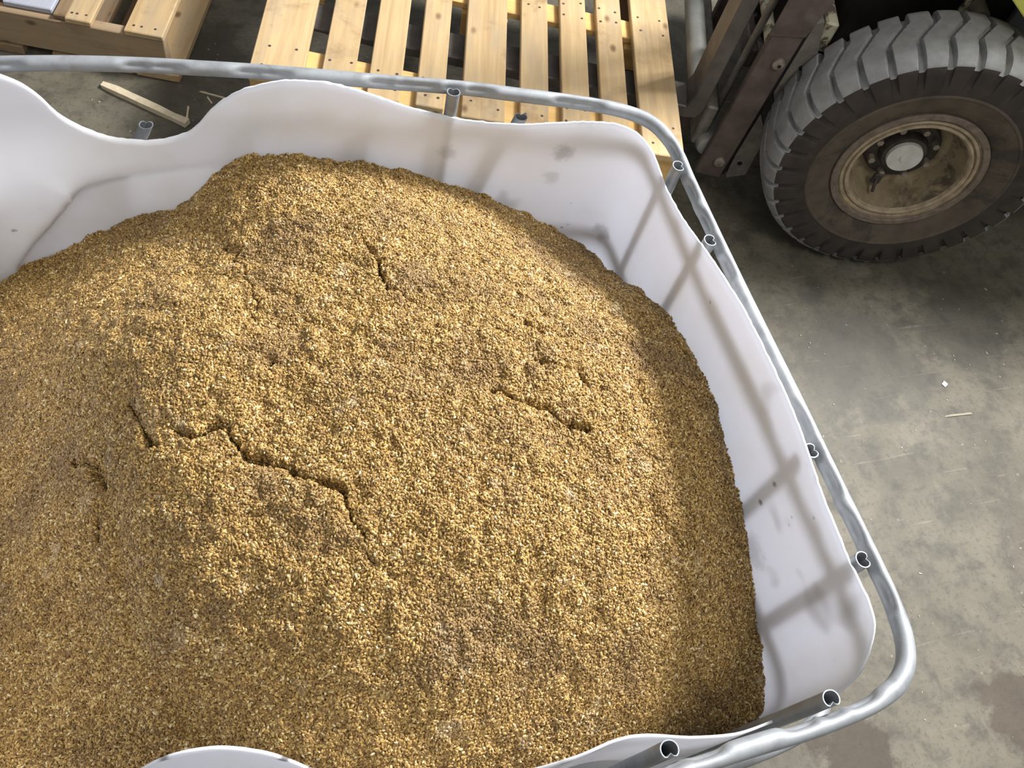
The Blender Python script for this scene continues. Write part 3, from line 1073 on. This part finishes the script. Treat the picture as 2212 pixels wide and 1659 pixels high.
rimo = link('wheel_rim', lathe_v('wheel_rim', [(.000, .2235), (.010, .2235), (.0125, .2215), (.0125, .208), (.010, .2055), (.004, .2045), (.004, .2005), (.009, .199), (.0095, .191), (.006, .188),
                                               (.002, .187), (.002, .1845), (.010, .183), (.011, .177), (.007, .172), (-.004, .168)], 96), M_RIM, truck, (0, 0, RT))
rimo['label'] = 'rust-flaked wheel rim with a yellowish lip'
link('rim_flange', lathe_v('rim_flange', [(-.006, .226), (.013, .2265), (.0150, .2245), (.0150, .2085), (.0115, .2055), (.006, .205)], 96), M_RIMFLANGE, rimo)
link('wheel_dish', lathe_v('wheel_dish', [(-.002, .170), (-.02, .163), (-.05, .158), (-.085, .153), (-.105, .145), (-.115, .13), (-.118, .118), (-.118, .055)], 72), M_DISH, rimo)
link('hub', lathe_v('hub', [(-.12, .115), (-.098, .113), (-.094, .108), (-.092, .074), (-.075, .070), (-.066, .066), (-.064, .05)], 48), M_HUB, rimo)
bm = bmesh.new()
bm_cyl(bm, (0, -.075, 0), (0, -.053, 0), .056, .053, 40)
bm_cyl(bm, (0, -.054, 0), (0, -.049, 0), .016, .014, 16)
cap = link('hub_cap', bm_mesh('hub_cap', bm), M_CAP, rimo)
cap['label'] = 'chipped off-white hub cap'
nut = cyl_mesh('lug_nut', (0, -.095, 0), (0, -.070, 0), .0115, .0105, 6)
for k in range(8):
    a = 2 * math.pi * (k + .3) / 8
    link('lug_nut', nut, M_NUT, rimo, (.093 * math.cos(a), 0, .093 * math.sin(a)))
bm = bmesh.new()
bm_cyl(bm, (.02, -.10, -.085), (.035, -.03, -.135), .006, .005, 10)
bm_box(bm, (.026, -.07, -.112), (.03, .012, .04), .003)
link('valve_stem', bm_mesh('valve_stem', bm), M_HUB, rimo)

# --- mast, local coords (forward f -> x, l -> y (towards viewer), z)
TILT = Matrix.Rotation(math.radians(-2.3), 3, 'Y')


def fbox(name, mat, f0, f1, l0, l1, z0, z1, bev=.004, rot=None, parent=None, smooth=False):
    c = Vector(((f0 + f1) / 2, (l0 + l1) / 2, (z0 + z1) / 2))
    me = box_mesh(name, (f1 - f0, l1 - l0, z1 - z0), bev)
    o = link(name, me, mat, parent or truck, c)
    if rot is not None:
        o.rotation_euler = rot
    return o


RT_ = (0, math.radians(-2.3), 0)
mc = fbox('mast_channel', M_MAST, .456, .548, -.185, -.160, .11, 1.9, .004, RT_)
mc['label'] = 'near brown mast upright with two round bolt heads'
mc.location.x = .5165 - .027 * (1.0 - .117) / .67
# plate that widens the upright from the weld line up
wp = link('weld_plate', mesh('weld_plate', [(x, y, z) for y in (-.161, -.153) for (x, z) in [(.448, .690), (.549, .672), (.546, .72), (.515, 1.75), (.385, 1.75), (.428, .80)]],
                             [(0, 1, 2, 3, 4, 5), (11, 10, 9, 8, 7, 6)] + [(i, i + 6, (i + 1) % 6 + 6, (i + 1) % 6) for i in range(6)]), M_MAST, truck)
for (f, l, z) in [(.482, -.157, .588), (.500, -.157, .182)]:
    link('bolt_head', cyl_mesh('bolt_head', (0, -.006, 0), (0, .008, 0), .0195, .0185, 20, .003), M_NUT, truck, (f, l, z))
link('bolt_recess', cyl_mesh('bolt_recess', (0, 0, 0), (0, .0095, 0), .0055, None, 14), M_DARKHOLE, truck, (.478, -.157, .584))
# web of the channel and rear flange with holes
fbox('mast_web', M_CHASSIS, .432, .462, -.30, -.19, .10, 1.8, .003, RT_).location.x = .43
rp = link('rear_flange', mesh('rear_flange', [(x, y, z) for y in (-.26, -.198) for (x, z) in [(.376, .112), (.433, .085), (.440, .10), (.449, .345), (.437, .372), (.380, .285)]],
                              [(0, 1, 2, 3, 4, 5), (11, 10, 9, 8, 7, 6)] + [(i, i + 6, (i + 1) % 6 + 6, (i + 1) % 6) for i in range(6)]), M_MASTGREY, truck)
bm = bmesh.new()
vsb = []
ub = link('mast_bracket', mesh('mast_bracket', [(x, y, z) for y in (-.25, -.198) for (x, z) in [(.372, .435), (.418, .430), (.432, .46), (.440, .70), (.400, .72), (.366, .61)]],
                               [(0, 1, 2, 3, 4, 5), (11, 10, 9, 8, 7, 6)] + [(i, i + 6, (i + 1) % 6 + 6, (i + 1) % 6) for i in range(6)]), M_MASTGREY, truck)
for me_ in (wp.data, rp.data, ub.data):
    bmx = bmesh.new()
    bmx.from_mesh(me_)
    bmesh.ops.recalc_face_normals(bmx, faces=bmx.faces[:])
    bmx.to_mesh(me_)
    bmx.free()
for (f, z) in [(.392, .562), (.415, .157)]:
    link('bolt_hole', cyl_mesh('bolt_hole', (0, -.004, 0), (0, .0012, 0), .0085, None, 18), M_DARKHOLE, truck, (f, -.198, z))
# far mast upright
fbox('mast_channel', M_MAST, .44, .54, -.72, -.69, .12, 1.9, .004, RT_).location.x = .49
# cross members (pale round bar low between the uprights, cream bars behind)
link('cross_tube', cyl_mesh('cross_tube', (0, -1.05, 0), (0, -.22, 0), .033, None, 28, .012), M_TUBE, truck, (.657, 0, .405))
link('pivot_tube', cyl_mesh('pivot_tube', (0, -.44, 0), (0, -.19, 0), .042, None, 28, .018), M_TUBE, truck, (.545, 0, .20))
link('cross_tube', cyl_mesh('cross_tube', (0, -.95, 0), (0, .02, 0), .018, None, 20, .004), M_CREAM, truck, (.505, -.20, .60))
fbox('cross_member', M_CREAM, .335, .375, -.9, -.235, .60, .70, .006)
fbox('cross_member', M_MASTGREY, .56, .60, -.95, -.22, .18, .34, .006)
fbox('cross_member', M_MAST, .50, .53, -.95, -.30, .45, .52, .006)
link('lift_cylinder', cyl_mesh('lift_cylinder', (0, 0, .15), (-.04, 0, 1.6), .035, None, 24, .004), M_MAST, truck, (.60, -.36, 0))
link('chain_guard', cyl_mesh('chain_guard', (0, 0, .2), (-.04, 0, 1.6), .012, None, 12), M_MASTGREY, truck, (.55, -.285, 0))
# forks: tine under the pallet + upright shank
PU = Vector((.9455, -.3256))


def make_fork(l0, l1):
    bm = bmesh.new()
    sec = [(.652, 1.75), (.652 + .046, 1.75), (.700, .50), (.712, .4295), (1.92, .4295), (1.93, .420), (1.60, .398), (.70, .388), (.668, .395), (.657, .42)]
    sec = [(.625, 1.75), (.668, 1.75), (.699, .47), (.712, .4295), (1.93, .4295), (1.94, .422), (1.60, .398), (.70, .385), (.668, .392), (.654, .42)]
    a = [bm.verts.new((x, l0, z)) for (x, z) in sec]
    b = [bm.verts.new((x, l1, z)) for (x, z) in sec]
    n = len(sec)
    bm.faces.new(a)
    bm.faces.new(b[::-1])
    for i in range(n):
        bm.faces.new((a[i], b[i], b[(i + 1) % n], a[(i + 1) % n]))
    bmesh.ops.recalc_face_normals(bm, faces=bm.faces[:])
    bmesh.ops.bevel(bm, geom=bm.edges[:], offset=.004, segments=1, affect='EDGES', profile=.5)
    return bm_mesh('fork', bm)


for (l0, l1) in ((-.195, -.085), (-.94, -.83)):
    link('fork', make_fork(l0, l1), M_FORK, truck)
# chassis, fender, body
fbox('chassis', M_CHASSIS, -1.6, .30, -1.15, -.335, .20, 1.25, .02)
fbox('drive_axle', M_CHASSIS, -.12, .12, -1.1, -.21, .31, .55, .02)
def prism(name, mat, pts, l0, l1):
    n = len(pts)
    me = mesh(name, [(x, l0, z) for x, z in pts] + [(x, l1, z) for x, z in pts],
              [tuple(range(n)), tuple(range(2 * n - 1, n - 1, -1))] + [(i, i + n, (i + 1) % n + n, (i + 1) % n) for i in range(n)])
    bmx = bmesh.new()
    bmx.from_mesh(me)
    bmesh.ops.recalc_face_normals(bmx, faces=bmx.faces[:])
    bmesh.ops.bevel(bmx, geom=bmx.edges[:], offset=.004, segments=2, affect='EDGES', profile=.5)
    bmx.to_mesh(me)
    bmx.free()
    return link(name, me, mat, truck)


prism('body_panel', M_LIME, [(.16, 1.047), (-.115, .881), (-1.5, .90), (-1.5, 1.35), (.16, 1.35)], -.32, -.10)
fbox('step_plate', M_STEP, -1.3, -.160, -.325, -.305, .45, .865, .004)
fbox('fender_plate', M_CREAM, -.05, -.005, -.325, -.305, .772, .92, .004)
link('pivot_pin', cyl_mesh('pivot_pin', (0, -.12, 0), (0, .03, 0), .024, None, 24, .005), M_MASTGREY, truck, (-.043, -.28, .806))
link('pivot_bore', cyl_mesh('pivot_bore', (0, 0, 0), (0, .0315, 0), .013, None, 20), M_STEP, truck, (-.043, -.28, .806))
# far front wheel so that the truck stands on the ground
t2 = link('tyre', me_t := tyre.data, None, truck, (0, -.98, RT))

# ------------------------------------------------------------------ litter on the floor


def stick(name, a, b, w, h, mat):
    a, b = Vector(a), Vector(b)
    d = b - a
    bm = bmesh.new()
    n = 7
    rows = []
    for i in range(n):
        t = i / (n - 1)
        x = (t - .5) * d.length
        k = 1 + random.uniform(-.12, .12) - (.25 if i in (0,) else 0)
        rows.append([bm.verts.new((x + random.uniform(-.004, .004) * (i in (0, n - 1)), sy * w * k / 2, sz * h * k + random.uniform(-.0008, .0008) * sz)) for (sy, sz) in ((-1, 0), (1, 0), (1, 1), (-1, 1))])
    for r0, r1 in zip(rows[:-1], rows[1:]):
        for k in range(4):
            bm.faces.new((r0[k], r0[(k + 1) % 4], r1[(k + 1) % 4], r1[k]))
    bm.faces.new(rows[0][::-1])
    bm.faces.new(rows[-1])
    me = bm_mesh(name, bm)
    return link(name, me, mat, None, ((a.x + b.x) / 2, (a.y + b.y) / 2, 0), (0, 0, math.atan2(d.y, d.x)))


tag(stick('wooden_stick', (-.309, 2.449), (-.065, 2.252), .024, .017, M_SPLINT), 'long split wooden batten on the concrete by the left pallet', 'stick')
tag(stick('wood_splinter', (-.068, 2.262), (-.055, 2.335), .006, .004, M_SPLINT), 'thin sliver standing off the right end of the split batten', 'splinter')
tag(stick('wood_splinter', (-.012, 2.405), (.062, 2.368), .006, .004, M_SPLINT), 'longer pale splinter on the floor beside the pine pallet', 'splinter')
tag(stick('wood_splinter', (.008, 2.378), (.02, 2.345), .005, .003, M_SPLINT), 'short splinter lying across the longer pale splinter', 'splinter')
pp = link('paper_scrap', box_mesh('paper_scrap', (.019, .015, .003), .0006, .001), M_PAPER, None, (2.158, .900, .0015), (0, 0, .5))
tag(pp, 'small white scrap on the bare concrete below the tyre', 'scrap')
tag(stick('straw_piece', (2.092, .790), (2.19, .783), .006, .003, M_STRAW), 'thin pale straw lying on the concrete right of the tank', 'straw')
# crumbs nobody could count
bm = bmesh.new()
for k in range(260):
    x, y = random.uniform(.95, 2.9), random.uniform(-.3, 1.25)
    if k < 90:
        x, y = random.uniform(-.4, .25), random.uniform(1.9, 2.7)
    s = random.uniform(.0015, .004)
    if y > 2.2 and (x < .0 and (y > 2.4 or abs((y - 2.449) + .807 * (x + .309)) < .06)):
        continue
    L_ = s * random.choice([1, 1, 1.5, 3.0])
    bm_box(bm, (x, y, s * .3), (L_, s, s * .6), 0, Matrix.Rotation(random.uniform(0, 3.14), 3, 'Z'))
dz = link('floor_crumbs', bm_mesh('floor_crumbs', bm), M_DEBRIS)
tag(dz, 'scattered pale crumbs and chips over the concrete floor', 'debris', None, 'stuff')
